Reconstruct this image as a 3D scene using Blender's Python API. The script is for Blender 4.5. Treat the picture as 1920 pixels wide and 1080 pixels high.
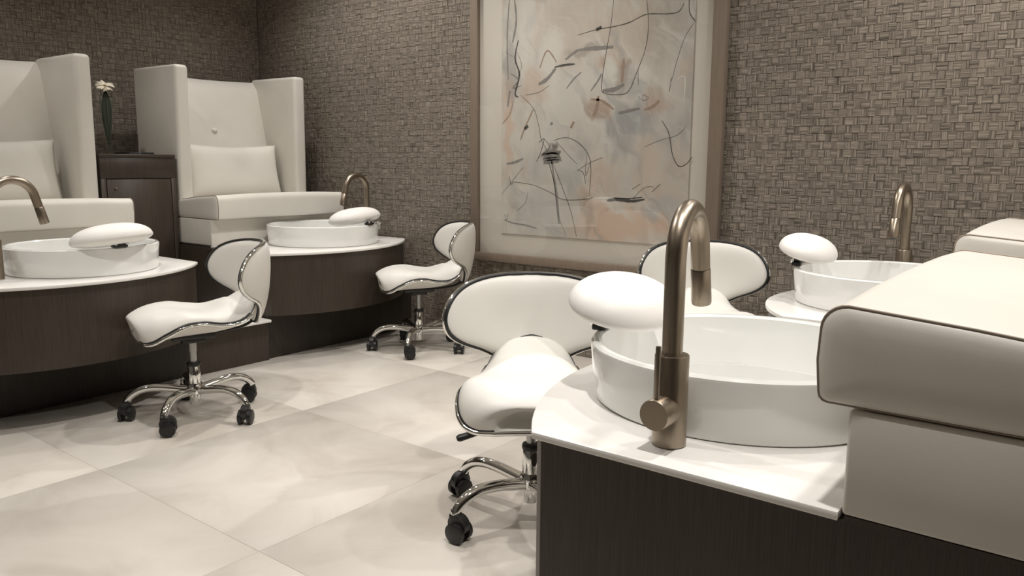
import bpy, bmesh, math, random
from mathutils import Vector, Matrix
random.seed(7)
PI = math.pi
scene = bpy.context.scene
for o in list(bpy.data.objects): bpy.data.objects.remove(o)
COL = scene.collection

# ------------------------------------------------------------------ camera
FPX, CAM_H = 1480.0, 1.05
HORIZON, VANISH_X, ROLL = 308.0, -960.0, 0.006
pitch = math.atan((540 - HORIZON) / FPX)
az = math.atan2(960 - VANISH_X, FPX / math.cos(pitch))
F = Vector((-math.cos(az) * math.cos(pitch), math.sin(az) * math.cos(pitch), -math.sin(pitch)))
R0 = Vector((math.sin(az), math.cos(az), 0)); U0 = R0.cross(F)
R = R0 * math.cos(ROLL) + U0 * math.sin(ROLL); U = U0 * math.cos(ROLL) - R0 * math.sin(ROLL)
EYE = Vector((0, 0, CAM_H))
cam_data = bpy.data.cameras.new('camera'); cam = bpy.data.objects.new('camera', cam_data); COL.objects.link(cam)
cam_data.sensor_fit = 'HORIZONTAL'; cam_data.sensor_width = 36.0; cam_data.lens = 36.0 * FPX / 1920.0
cam_data.clip_start = 0.05
cam.matrix_world = Matrix(((R.x, U.x, -F.x, EYE.x), (R.y, U.y, -F.y, EYE.y), (R.z, U.z, -F.z, EYE.z), (0, 0, 0, 1)))
scene.camera = cam

# ------------------------------------------------------------------ world, lights, exposure
scene.view_settings.view_transform = 'Standard'
scene.view_settings.look = 'None'
scene.view_settings.gamma = 1.0
scene.view_settings.use_curve_mapping = False
scene.view_settings.exposure = 0.0
world = bpy.data.worlds.new('world'); scene.world = world; world.use_nodes = True
world.node_tree.nodes['Background'].inputs[0].default_value = (1.0, 0.88, 0.74, 1)
world.node_tree.nodes['Background'].inputs[1].default_value = 0.08

CEIL = 2.75
BACK_Y, LEFT_X, RIGHT_X, FRONT_Y = 3.60, -5.20, 0.80, -2.2
# recessed ceiling downlights: (x, y, watts)
DOWNLIGHTS = [(-4.15, 1.45, 36), (-4.15, 2.95, 40), (-3.35, 3.22, 44), (-2.50, 2.65, 96), (-2.30, 1.15, 84),
              (-0.42, 0.97, 120), (-0.15, 1.95, 48), (-0.20, 3.00, 88), (-1.10, 3.22, 30), (-4.15, -0.20, 40), (-2.30, -0.60, 12)]
for i, (lx, ly, w) in enumerate(DOWNLIGHTS):
    ld = bpy.data.lights.new('downlight_beam', 'SPOT'); lo = bpy.data.objects.new('downlight_beam', ld); COL.objects.link(lo)
    lo.location = (lx, ly, CEIL - 0.03)
    ld.energy = w; ld.color = (1.0, 0.962, 0.920); ld.spot_size = math.radians(125); ld.spot_blend = 0.75; ld.shadow_soft_size = 0.045

# ------------------------------------------------------------------ helpers
def ray(px, py): return F + R * ((px - 960) / FPX) - U * ((py - 540) / FPX)
def on_y(px, py, Y):
    r = ray(px, py); return EYE + r * (Y / r.y)

def link(o, parent=None):
    COL.objects.link(o)
    if parent is not None: o.parent = parent
    return o
def mesh_obj(name, verts, faces, mat, parent=None, smooth=True, loc=None, autosmooth=None):
    me = bpy.data.meshes.new(name); me.from_pydata([tuple(v) for v in verts], [], faces); me.update()
    bm = bmesh.new(); bm.from_mesh(me); bmesh.ops.recalc_face_normals(bm, faces=bm.faces[:]); bm.to_mesh(me); bm.free()
    if smooth:
        me.polygons.foreach_set('use_smooth', [True] * len(me.polygons))
        me.set_sharp_from_angle(angle=math.radians(autosmooth or 40))
    me.materials.append(mat)
    o = bpy.data.objects.new(name, me); link(o, parent)
    if loc: o.location = loc
    return o
def bm_obj(name, bm, mat, parent=None, smooth=True, angle=40):
    me = bpy.data.meshes.new(name); bmesh.ops.recalc_face_normals(bm, faces=bm.faces[:]); bm.to_mesh(me); bm.free()
    if smooth:
        me.polygons.foreach_set('use_smooth', [True] * len(me.polygons)); me.set_sharp_from_angle(angle=math.radians(angle))
    me.materials.append(mat)
    o = bpy.data.objects.new(name, me); return link(o, parent)
def empty(name, loc=(0, 0, 0), rz=0):
    o = bpy.data.objects.new(name, None); o.empty_display_size = 0.1; COL.objects.link(o)
    o.location = loc; o.rotation_euler = (0, 0, rz); return o
def tag(o, label, cat, group=None):
    o['label'] = label; o['category'] = cat
    if group: o['group'] = group
    return o
def struct(o): o['kind'] = 'structure'; return o
def copy_tree(o, parent=None):
    c = o.copy(); COL.objects.link(c); c.parent = parent
    for ch in o.children: copy_tree(ch, c)
    return c

def add_box(bm, x0, x1, y0, y1, z0, z1, bev=0.0, seg=2):
    r = bmesh.ops.create_cube(bm, size=1.0); vs = r['verts']
    for v in vs:
        v.co = Vector(((x0 + x1) / 2 + v.co.x * (x1 - x0), (y0 + y1) / 2 + v.co.y * (y1 - y0), (z0 + z1) / 2 + v.co.z * (z1 - z0)))
    if bev > 0:
        es = list({e for v in vs for e in v.link_edges})
        bmesh.ops.bevel(bm, geom=es, offset=bev, segments=seg, profile=0.5, affect='EDGES')
def box(name, x0, x1, y0, y1, z0, z1, mat, parent=None, bev=0.0, seg=2):
    bm = bmesh.new(); add_box(bm, x0, x1, y0, y1, z0, z1, bev, seg); return bm_obj(name, bm, mat, parent, bev > 0, 50)
def add_prism(bm, poly, z0, z1, bev=0.0, seg=2):
    a = [bm.verts.new((p[0], p[1], z0)) for p in poly]; b = [bm.verts.new((p[0], p[1], z1)) for p in poly]
    n = len(poly); fs = [bm.faces.new(b), bm.faces.new(a[::-1])]
    for i in range(n): bm.faces.new((a[i], a[(i + 1) % n], b[(i + 1) % n], b[i]))
    if bev > 0:
        es = [e for f in fs for e in f.edges]
        bmesh.ops.bevel(bm, geom=es, offset=bev, segments=seg, profile=0.5, affect='EDGES')
def prism(name, poly, z0, z1, mat, parent=None, bev=0.0, seg=2):
    bm = bmesh.new(); add_prism(bm, poly, z0, z1, bev, seg); return bm_obj(name, bm, mat, parent, True, 35)
def lathe_data(prof, seg=48, cx=0, cy=0, closed=False):
    V, Fc = [], []
    n = len(prof)
    for j in range(seg):
        a = 2 * PI * j / seg
        for r, z in prof: V.append((cx + r * math.cos(a), cy + r * math.sin(a), z))
    for j in range(seg):
        k = (j + 1) % seg
        for i in range(n - 1 + (1 if closed else 0)):
            i2 = (i + 1) % n
            Fc.append((j * n + i, k * n + i, k * n + i2, j * n + i2))
    return V, Fc
def lathe(name, prof, mat, parent=None, seg=48, cx=0, cy=0, closed=False, angle=40):
    V, Fc = lathe_data(prof, seg, cx, cy, closed)
    o = mesh_obj(name, V, Fc, mat, parent, True, None, angle)
    bm = bmesh.new(); bm.from_mesh(o.data); bmesh.ops.remove_doubles(bm, verts=bm.verts[:], dist=1e-5)
    bmesh.ops.recalc_face_normals(bm, faces=bm.faces[:]); bm.to_mesh(o.data); bm.free()
    o.data.set_sharp_from_angle(angle=math.radians(angle)); return o
def tube_data(pts, rad, seg=10, closed=False, flat=1.0, caps=True):
    pts = [Vector(p) for p in pts]; n = len(pts)
    rr = rad if isinstance(rad, (list, tuple)) else [rad] * n
    T = []
    for i in range(n):
        a = pts[(i - 1) % n] if (closed or i > 0) else pts[i]; b = pts[(i + 1) % n] if (closed or i < n - 1) else pts[i]
        T.append((b - a).normalized())
    up = Vector((0, 0, 1)) if abs(T[0].z) < 0.9 else Vector((1, 0, 0))
    N = [(up - T[0] * up.dot(T[0])).normalized()]
    for i in range(1, n):
        v = N[-1] - T[i] * N[-1].dot(T[i]); N.append(v.normalized())
    V, Fc = [], []
    for i in range(n):
        B = T[i].cross(N[i])
        for k in range(seg):
            a = 2 * PI * k / seg
            V.append(pts[i] + (N[i] * math.cos(a) * flat + B * math.sin(a)) * rr[i])
    for i in range(n if closed else n - 1):
        i2 = (i + 1) % n
        for k in range(seg):
            k2 = (k + 1) % seg
            Fc.append((i * seg + k, i * seg + k2, i2 * seg + k2, i2 * seg + k))
    if not closed and caps:
        Fc.append(tuple(range(seg))[::-1]); Fc.append(tuple((n - 1) * seg + k for k in range(seg)))
    return V, Fc
def tube(name, pts, rad, mat, parent=None, seg=10, closed=False, flat=1.0):
    V, Fc = tube_data(pts, rad, seg, closed, flat); return mesh_obj(name, V, Fc, mat, parent, True, None, 50)
class Bag:
    def __init__(s): s.V, s.F = [], []
    def add(s, VF):
        n = len(s.V); s.V += [tuple(v) for v in VF[0]]; s.F += [tuple(i + n for i in f) for f in VF[1]]; return s
    def build(s, name, mat, parent=None, angle=45): return mesh_obj(name, s.V, s.F, mat, parent, True, None, angle)
def box_data(x0, x1, y0, y1, z0, z1, bev=0.0, seg=2):
    bm = bmesh.new(); add_box(bm, x0, x1, y0, y1, z0, z1, bev, seg); bm.verts.index_update()
    d = ([v.co.copy() for v in bm.verts], [tuple(v.index for v in f.verts) for f in bm.faces]); bm.free(); return d
def cyl_data(p0, p1, r, seg=24): return tube_data([p0, p1], r, seg)
def spline(pts, n=8, closed=False):
    pts = [Vector(p) for p in pts]; m = len(pts); out = []
    for i in range(m if closed else m - 1):
        if closed: p0, p1, p2, p3 = pts[(i - 1) % m], pts[i], pts[(i + 1) % m], pts[(i + 2) % m]
        else: p0, p1, p2, p3 = pts[max(i - 1, 0)], pts[i], pts[i + 1], pts[min(i + 2, m - 1)]
        for k in range(n):
            t = k / n
            out.append(0.5 * ((2 * p1) + (p2 - p0) * t + (2 * p0 - 5 * p1 + 4 * p2 - p3) * t * t + (3 * p1 - p0 - 3 * p2 + p3) * t ** 3))
    if not closed: out.append(pts[-1])
    return out
def lerp_table(tab, x):
    """smooth interpolation of a table of (x, y)"""
    if x <= tab[0][0]: return tab[0][1]
    for i in range(len(tab) - 1):
        if x <= tab[i + 1][0]:
            def sl(j):
                a, b = max(j - 1, 0), min(j + 1, len(tab) - 1)
                return (tab[b][1] - tab[a][1]) / (tab[b][0] - tab[a][0])
            h = tab[i + 1][0] - tab[i][0]; t = (x - tab[i][0]) / h
            m0, m1 = sl(i) * h, sl(i + 1) * h
            return ((2 * t ** 3 - 3 * t * t + 1) * tab[i][1] + (t ** 3 - 2 * t * t + t) * m0 + (-2 * t ** 3 + 3 * t * t) * tab[i + 1][1] + (t ** 3 - t * t) * m1)
    return tab[-1][1]
def circle3(a, b, c):
    ax, ay = a; bx, by = b; cx, cy = c
    d = 2 * (ax * (by - cy) + bx * (cy - ay) + cx * (ay - by))
    ux = ((ax * ax + ay * ay) * (by - cy) + (bx * bx + by * by) * (cy - ay) + (cx * cx + cy * cy) * (ay - by)) / d
    uy = ((ax * ax + ay * ay) * (cx - bx) + (bx * bx + by * by) * (ax - cx) + (cx * cx + cy * cy) * (bx - ax)) / d
    return ux, uy, math.hypot(ax - ux, ay - uy)

# ------------------------------------------------------------------ materials
def mat(name, col, rough=0.5, metal=0.0, spec=0.5, coat=0.0):
    m = bpy.data.materials.new(name); m.use_nodes = True
    b = m.node_tree.nodes['Principled BSDF']
    b.inputs['Base Color'].default_value = (*col, 1); b.inputs['Roughness'].default_value = rough; b.inputs['Metallic'].default_value = metal
    b.inputs['Specular IOR Level'].default_value = spec; b.inputs['Coat Weight'].default_value = coat
    return m
def nt(m): return m.node_tree.nodes, m.node_tree.links, m.node_tree.nodes['Principled BSDF']
def noise_node(m, scale, detail=4, coord='Object', stretch=None, rough=0.55):
    N, L, b = nt(m)
    tc = N.new('ShaderNodeTexCoord'); n = N.new('ShaderNodeTexNoise'); n.inputs['Scale'].default_value = scale; n.inputs['Detail'].default_value = detail; n.inputs['Roughness'].default_value = rough
    mp = N.new('ShaderNodeMapping'); L.new(tc.outputs[coord], mp.inputs[0]); L.new(mp.outputs[0], n.inputs['Vector'])
    if stretch: mp.inputs['Scale'].default_value = stretch
    return n
def ramp(m, fac, stops):
    N, L, b = nt(m); r = N.new('ShaderNodeValToRGB'); L.new(fac, r.inputs[0])
    e = r.color_ramp.elements
    while len(e) < len(stops): e.new(0.5)
    for i, (p, c) in enumerate(stops): e[i].position = p; e[i].color = (*c, 1)
    return r
def bump(m, fac, strength, dist=0.002):
    N, L, b = nt(m); u = N.new('ShaderNodeBump'); u.inputs['Strength'].default_value = strength; u.inputs['Distance'].default_value = dist
    L.new(fac, u.inputs['Height']); L.new(u.outputs[0], b.inputs['Normal'])

M = {}
def leather(name, col):
    m = mat(name, col, 0.42, 0, 0.4); n = noise_node(m, 350, 2); bump(m, n.outputs[0], 0.12, 0.0006)
    n2 = noise_node(m, 3.0, 3); r = ramp(m, n2.outputs[0], [(0.35, tuple(c * 0.95 for c in col)), (0.7, tuple(min(1, c * 1.03) for c in col))])
    m.node_tree.links.new(r.outputs[0], nt(m)[2].inputs['Base Color']); return m
M['leather'] = leather('white_leather', (0.70, 0.67, 0.61))
M['vinyl'] = leather('white_vinyl', (0.76, 0.74, 0.69))
M['pillow'] = leather('pillow_cloth', (0.74, 0.715, 0.655)); nt(M['pillow'])[2].inputs['Roughness'].default_value = 0.6
M['pad'] = mat('footrest_pad', (0.86, 0.835, 0.80), 0.5, 0, 0.35)
M['piping'] = mat('piping', (0.30, 0.24, 0.185), 0.5)
M['ceramic'] = mat('ceramic', (0.84, 0.84, 0.815), 0.10, 0, 0.5, 0.6)
M['counter'] = mat('solid_surface', (0.86, 0.84, 0.80), 0.22, 0, 0.5)
M['chrome'] = mat('chrome', (0.82, 0.82, 0.80), 0.06, 1.0)
M['black'] = mat('black_plastic', (0.012, 0.012, 0.012), 0.38)
M['piston'] = mat('grey_steel', (0.42, 0.42, 0.41), 0.3, 0.8)
M['nickel'] = mat('brushed_nickel', (0.34, 0.285, 0.225), 0.3, 1.0)
n = noise_node(M['nickel'], 60, 3, stretch=(40, 40, 1)); r = ramp(M['nickel'], n.outputs[0], [(0.3, (0.28, 0.28, 0.28)), (0.7, (0.38, 0.38, 0.38))])
M['nickel'].node_tree.links.new(r.outputs[0], nt(M['nickel'])[2].inputs['Roughness'])
def wood(name, dark, light, rough=0.42):
    m = mat(name, dark, rough, 0, 0.35)
    n = noise_node(m, 6, 5, stretch=(70, 70, 1.1)); n2 = noise_node(m, 1.3, 3, stretch=(6, 6, 0.6))
    N, L, b = nt(m); mx = N.new('ShaderNodeMath'); mx.operation = 'MULTIPLY_ADD'; mx.inputs[1].default_value = 0.75
    L.new(n.outputs[0], mx.inputs[0]); s = N.new('ShaderNodeMath'); s.operation = 'MULTIPLY'; s.inputs[1].default_value = 0.25; L.new(n2.outputs[0], s.inputs[0]); L.new(s.outputs[0], mx.inputs[2])
    r = ramp(m, mx.outputs[0], [(0.36, dark), (0.62, light)]); L.new(r.outputs[0], b.inputs['Base Color']); bump(m, n.outputs[0], 0.15, 0.0006); return m
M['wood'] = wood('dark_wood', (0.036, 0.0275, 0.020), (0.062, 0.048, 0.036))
M['plinth'] = wood('plinth_wood_shaded', (0.020, 0.0155, 0.0115), (0.040, 0.031, 0.0235))  # cabinet wood made darker: shade under the overhang is put into its colour
M['frame'] = wood('frame_wood', (0.18, 0.138, 0.105), (0.225, 0.178, 0.138), 0.5)
M['gap'] = mat('shadow_gap', (0.01, 0.008, 0.006), 0.8)
M['ceiling'] = mat('ceiling_paint', (0.60, 0.57, 0.52), 0.9)
M['mat_board'] = mat('mat_board', (0.64, 0.60, 0.53), 0.8)
M['leaf'] = mat('dark_leaf', (0.011, 0.018, 0.009), 0.45)
M['stem'] = mat('stem_green', (0.07, 0.085, 0.03), 0.5)
M['petal'] = mat('petal', (0.80, 0.74, 0.60), 0.6)
M['pollen'] = mat('flower_eye', (0.20, 0.13, 0.05), 0.8)
M['tray'] = mat('dark_tray', (0.05, 0.05, 0.05), 0.25, 0.4)
M['lens'] = mat('lamp_lens', (1, 0.95, 0.86), 0.4)
b_ = nt(M['lens'])[2]; b_.inputs['Emission Color'].default_value = (1, 0.93, 0.82, 1); b_.inputs['Emission Strength'].default_value = 6
M['trim_white'] = mat('lamp_trim', (0.7, 0.69, 0.66), 0.5)
# clear glass (thin pane): fresnel mix of clear and mirror
def pane(name, refl=1.0, tint=(1, 1, 1)):
    m = bpy.data.materials.new(name); m.use_nodes = True; N, L = m.node_tree.nodes, m.node_tree.links
    N.remove(N['Principled BSDF']); out = N['Material Output']
    t = N.new('ShaderNodeBsdfTransparent'); t.inputs[0].default_value = (*tint, 1); g = N.new('ShaderNodeBsdfGlossy'); g.inputs['Roughness'].default_value = 0.015
    f = N.new('ShaderNodeLayerWeight'); f.inputs[0].default_value = 0.5; pw = N.new('ShaderNodeMath'); pw.operation = 'POWER'; pw.inputs[1].default_value = 4.5; L.new(f.outputs['Facing'], pw.inputs[0])
    k = N.new('ShaderNodeMath'); k.operation = 'MULTIPLY_ADD'; k.inputs[1].default_value = 0.9; k.inputs[2].default_value = 0.045 * refl; k.use_clamp = True
    mx = N.new('ShaderNodeMixShader'); L.new(pw.outputs[0], k.inputs[0]); L.new(k.outputs[0], mx.inputs[0]); L.new(t.outputs[0], mx.inputs[1]); L.new(g.outputs[0], mx.inputs[2]); L.new(mx.outputs[0], out.inputs[0]); return m
M['glass'] = pane('picture_glass', 1.0)
M['vase_glass'] = pane('vase_glass', 0.8, (0.93, 0.96, 0.93))
# woven wall covering: strands run along u
def weave_mat():
    m = mat('woven_grass', (0.2, 0.17, 0.14), 0.55, 0, 0.35); N, L, b = nt(m)
    n = noise_node(m, 1.0, 3, 'UV', (7, 150, 1)); n2 = noise_node(m, 1.0, 1, 'UV', (1.3, 0.0, 1))
    r1 = ramp(m, n.outputs[0], [(0.33, (0.075, 0.062, 0.049)), (0.47, (0.19, 0.163, 0.132)), (0.66, (0.34, 0.295, 0.245))])
    r2 = ramp(m, n2.outputs[0], [(0.3, (0.90, 0.895, 0.89)), (0.72, (1.03, 1.03, 1.03))])
    mx = N.new('ShaderNodeMix'); mx.data_type = 'RGBA'; mx.blend_type = 'MULTIPLY'; mx.inputs[0].default_value = 1
    L.new(r1.outputs[0], mx.inputs[6]); L.new(r2.outputs[0], mx.inputs[7]); L.new(mx.outputs[2], b.inputs['Base Color'])
    bump(m, n.outputs[0], 0.5, 0.0012); return m
M['weave'] = weave_mat()
M['wall_base'] = mat('wall_backing', (0.10, 0.084, 0.068), 0.8)
# stone floor tile
def stone():
    m = mat('floor_stone', (0.6, 0.56, 0.5), 0.42, 0, 0.3); N, L, b = nt(m)
    oi = N.new('ShaderNodeObjectInfo'); tc = N.new('ShaderNodeTexCoord'); ad = N.new('ShaderNodeVectorMath'); ad.operation = 'MULTIPLY_ADD'
    cb = N.new('ShaderNodeCombineXYZ'); L.new(oi.outputs['Random'], cb.inputs[0]); L.new(oi.outputs['Random'], cb.inputs[1]); L.new(oi.outputs['Random'], cb.inputs[2])
    L.new(cb.outputs[0], ad.inputs[0]); ad.inputs[1].default_value = (37, 53, 11); L.new(tc.outputs['Object'], ad.inputs[2])
    n1 = N.new('ShaderNodeTexNoise'); n1.inputs['Scale'].default_value = 2.2; n1.inputs['Detail'].default_value = 7; n1.inputs['Roughness'].default_value = 0.58; n1.inputs['Distortion'].default_value = 0.9; L.new(ad.outputs[0], n1.inputs['Vector'])
    v = N.new('ShaderNodeTexVoronoi'); v.inputs['Scale'].default_value = 1.7; v.feature = 'SMOOTH_F1'; v.inputs['Smoothness'].default_value = 0.12
    wv = N.new('ShaderNodeVectorMath'); wv.operation = 'MULTIPLY_ADD'; wv.inputs[1].default_value = (0.45, 0.45, 0.45); L.new(n1.outputs['Color'], wv.inputs[0]); L.new(ad.outputs[0], wv.inputs[2]); L.new(wv.outputs[0], v.inputs['Vector'])
    r1 = ramp(m, n1.outputs[0], [(0.30, (0.53, 0.485, 0.43)), (0.50, (0.64, 0.60, 0.54)), (0.72, (0.71, 0.67, 0.61))])
    r2 = ramp(m, v.outputs['Color'], [(0.25, (0.86, 0.85, 0.84)), (0.6, (1.0, 1.0, 1.0))])
    mx = N.new('ShaderNodeMix'); mx.data_type = 'RGBA'; mx.blend_type = 'MULTIPLY'; mx.inputs[0].default_value = 0.8
    L.new(r1.outputs[0], mx.inputs[6]); L.new(r2.outputs[0], mx.inputs[7])
    hv = ramp(m, oi.outputs['Random'], [(0.0, (0.97, 0.97, 0.97)), (1.0, (1.02, 1.015, 1.01))])
    m2 = N.new('ShaderNodeMix'); m2.data_type = 'RGBA'; m2.blend_type = 'MULTIPLY'; m2.inputs[0].default_value = 1; L.new(mx.outputs[2], m2.inputs[6]); L.new(hv.outputs[0], m2.inputs[7])
    L.new(m2.outputs[2], b.inputs['Base Color']); bump(m, n1.outputs[0], 0.06, 0.002); return m
M['stone'] = stone()
M['grout'] = mat('grout', (0.50, 0.46, 0.40), 0.85)

# ------------------------------------------------------------------ room shell
floor = struct(box('floor', LEFT_X, RIGHT_X, FRONT_Y, BACK_Y, -0.06, -0.0012, M['grout']))
TX, TY = 0.93, 0.856                                   # tile pitch
tile_mesh = None; gx0, gy0 = -2.715 - 3 * TX, 1.17 - 4 * TY
for i in range(0, 8):
    for j in range(0, 8):
        x0, x1, y0, y1 = gx0 + i * TX, gx0 + (i + 1) * TX, gy0 + j * TY, gy0 + (j + 1) * TY
        x0, x1, y0, y1 = max(x0, LEFT_X), min(x1, RIGHT_X), max(y0, FRONT_Y), min(y1, BACK_Y)
        if x1 - x0 < 0.05 or y1 - y0 < 0.05: continue
        full = abs(x1 - x0 - TX) < 1e-6 and abs(y1 - y0 - TY) < 1e-6
        g = 0.0007
        if full and tile_mesh:
            t = bpy.data.objects.new('tile', tile_mesh); link(t, floor); t.location = ((x0 + x1) / 2, (y0 + y1) / 2, 0)
        else:
            hx, hy = (x1 - x0) / 2 - g, (y1 - y0) / 2 - g
            t = box('tile', -hx, hx, -hy, hy, -0.010, 0.0, M['stone'], floor, 0.0005, 1); t.location = ((x0 + x1) / 2, (y0 + y1) / 2, 0)
            if full: tile_mesh = t.data
struct(box('ceiling', LEFT_X, RIGHT_X, FRONT_Y, BACK_Y, CEIL, CEIL + 0.06, M['ceiling']))
wall_back = struct(box('wall_back', LEFT_X - 0.1, RIGHT_X + 0.1, BACK_Y + 0.004, BACK_Y + 0.12, 0, CEIL, M['wall_base']))
wall_left = struct(box('wall_left', LEFT_X - 0.12, LEFT_X - 0.004, FRONT_Y, BACK_Y + 0.1, 0, CEIL, M['wall_base']))
wall_right = struct(box('wall_right', RIGHT_X + 0.004, RIGHT_X + 0.12, FRONT_Y, BACK_Y + 0.1, 0, CEIL, M['wall_base']))

# woven covering, cell by cell.  s runs along the wall, z up, n out of the wall
ROWH = 0.034
def weave_cells(s0, s1, z0, z1, seed):
    rnd = random.Random(seed); cells = []; row = 0; z = z0; pitch = 0.0280
    ncol = int((s1 - s0) / pitch) + 2; drift = [rnd.uniform(-0.003, 0.003) for _ in range(ncol + 2)]
    while z < z1:
        zt = min(z + ROWH, z1); bounds = []
        for c in range(ncol + 1):
            drift[c] = max(-0.005, min(0.005, drift[c] + rnd.uniform(-0.002, 0.002)))
            h_left = (row + c) % 2 == 0                     # boundary between block c-1 and c: horizontal blocks are wider
            bounds.append(s0 + c * pitch + drift[c] + (-0.0030 if h_left else 0.0030))
        for c in range(ncol):
            a, b = max(bounds[c], s0), min(bounds[c + 1], s1)
            if b - a > 0.006: cells.append((a, b, z, zt, (row + c) % 2))
        z += ROWH; row += 1
    return cells
def weave_mesh(cells, name, rnd, place):
    V, Fc, UV = [], [], []
    for (a, b, z0, z1, k) in cells:
        h = 0.0022 if k == 0 else 0.0014
        h += rnd.uniform(-0.0004, 0.0008); tl = rnd.uniform(-0.0007, 0.0007)
        e = 0.0009; n = len(V); o1, o2 = rnd.uniform(0, 300), rnd.uniform(0, 300)
        if k == 0: ex, ez = 0.0025, e
        else: ex, ez = e, 0.002
        P = [(a, z0, 0), (b, z0, 0), (b, z1, 0), (a, z1, 0), (a + ex, z0 + ez, h + tl), (b - ex, z0 + ez, h - tl), (b - ex, z1 - ez, h - tl), (a + ex, z1 - ez, h + tl)]
        V += [place(*p) for p in P]
        for f in ((4, 5, 6, 7), (0, 1, 5, 4), (1, 2, 6, 5), (2, 3, 7, 6), (3, 0, 4, 7)):
            Fc.append(tuple(n + i for i in f))
            for i in f:
                s, z, _ = P[i]
                UV += [(s + o1, z + o2)] if k == 0 else [(z + o1, s + o2)]
    me = bpy.data.meshes.new(name); me.from_pydata(V, [], Fc); me.update()
    uv = me.uv_layers.new(name='UVMap'); uv.data.foreach_set('uv', [c for q in UV for c in q])
    me.materials.append(M['weave']); return me
rnd = random.Random(3)
cells = weave_cells(LEFT_X, RIGHT_X, 0.0, CEIL, 11)
near = [c for c in cells if -0.78 < c[0] and c[1] < -0.24 and 1.06 < c[2] < 1.70]
near = sorted(near, key=lambda c: -c[0])[:300]
near_set = set(near)
me = weave_mesh([c for c in cells if c not in near_set], 'woven_covering', rnd, lambda s, z, n: (s, BACK_Y + 0.004 - n, z))
o = bpy.data.objects.new('woven_covering', me); link(o, wall_back); o['kind'] = 'stuff'
for c in near:
    cx, cz = (c[0] + c[1]) / 2, (c[2] + c[3]) / 2
    me = weave_mesh([(c[0] - cx, c[1] - cx, c[2] - cz, c[3] - cz, c[4])], 'woven_strand', rnd, lambda s, z, n: (s, -n, z))
    o = bpy.data.objects.new('woven_strand', me); link(o, wall_back); o.location = (cx, BACK_Y + 0.004, cz)
cells = weave_cells(-0.6, BACK_Y, 0.0, CEIL, 12)
me = weave_mesh(cells, 'woven_covering', rnd, lambda s, z, n: (LEFT_X - 0.004 + n, s, z))
o = bpy.data.objects.new('woven_covering', me); link(o, wall_left); o['kind'] = 'stuff'

# downlight fixtures where the beams start
def downlight():
    t = empty('ceiling_downlight')
    lathe('trim_ring', [(0.045, -0.002), (0.052, -0.006), (0.062, -0.006), (0.066, 0.0), (0.045, 0.0)], M['trim_white'], t, 32, closed=True)
    lathe('lamp_lens', [(0.0, -0.0005), (0.044, -0.0005)], M['lens'], t, 32)
    return t
proto = downlight()
for i, (lx, ly, w) in enumerate(DOWNLIGHTS):
    o = proto if i == 0 else copy_tree(proto)
    o.location = (lx, ly, CEIL)
    tag(o, 'small round white recessed downlight in the ceiling', 'ceiling light', 'recessed ceiling downlights')

# basin centres and radii
BAS = {'LN': (-3.645, 1.575, 0.312), 'LF': (-3.812, 3.040, 0.328), 'RN': (-0.598, 1.540, 0.312), 'RF': (-0.640, 2.945, 0.312)}
# ------------------------------------------------------------------ stations (cabinet, countertop, step)
HC, SLAB, DRUM_Z = 0.577, 0.014, 0.24
def arc_poly(p1, p2, p3, y0, y1, n=40):
    """front edge of a counter: circle through three measured points, from y0 to y1"""
    cx, cy, r = circle3(p1, p2, p3); sg = 1 if p2[0] > cx else -1
    return [(cx + sg * math.sqrt(max(r * r - (y - cy) ** 2, 0)), y) for y in [y0 + (y1 - y0) * i / n for i in range(n + 1)]]
STN = {
 'LN': dict(front=arc_poly((-3.32, 1.126), (-3.236, 1.40), (-3.514, 2.041), 0.93, 2.045), back=-4.147, rear=-4.96, plinth=-3.60, y=(1.045, 2.045)),
 'LF': dict(front=arc_poly((-3.548, 2.468), (-3.387, 2.886), (-3.644, 3.551), 2.468, 3.560), back=-4.147, rear=-4.96, plinth=-3.60, y=(2.49, 3.57)),
 'RN': dict(front=arc_poly((-0.812, 1.100), (-0.916, 1.274), (-0.984, 1.556), 1.092, 2.05), back=-0.276, rear=0.55, plinth=-0.76, y=(1.092, 2.05)),
 'RF': dict(front=arc_poly((-0.845, 2.487), (-0.953, 2.640), (-1.012, 2.93), 2.485, 3.57), back=-0.325, rear=0.55, plinth=-0.78, y=(2.485, 3.57)),
}
LBL = {
 'LN': ('near the left edge beside the cabinet', 'left foreground'), 'LF': ('in the far corner against the woven wall', 'far corner'),
 'RN': ('nearest the viewer on the right', 'near right'), 'RF': ('at the far right under the woven wall', 'far right'),
}
def slab_with_hole(name, poly, hole, z0, z1, m, bev):
    bm = bmesh.new(); cx, cy, r = hole
    loops = [poly, [(cx + r * math.cos(2 * PI * i / 64), cy + r * math.sin(2 * PI * i / 64)) for i in range(64)]]
    edges, sides = [], []
    for lp in loops:
        vs = [bm.verts.new((p[0], p[1], z1)) for p in lp]
        edges += [bm.edges.new((vs[i], vs[(i + 1) % len(vs)])) for i in range(len(vs))]
    bmesh.ops.triangle_fill(bm, use_beauty=True, use_dissolve=False, edges=edges)
    ext = bmesh.ops.extrude_face_region(bm, geom=bm.faces[:])
    for g in ext['geom']:
        if isinstance(g, bmesh.types.BMVert): g.co.z = z0
    bmesh.ops.recalc_face_normals(bm, faces=bm.faces[:])
    es = [e for e in bm.edges if len(e.link_faces) == 2 and e.calc_face_angle(0) > 1.0 and abs(e.verts[0].co.z - e.verts[1].co.z) < 1e-6]
    bmesh.ops.bevel(bm, geom=es, offset=bev, segments=2, profile=0.5, affect='EDGES')
    return bm_obj(name, bm, m, None, True, 35)
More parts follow.
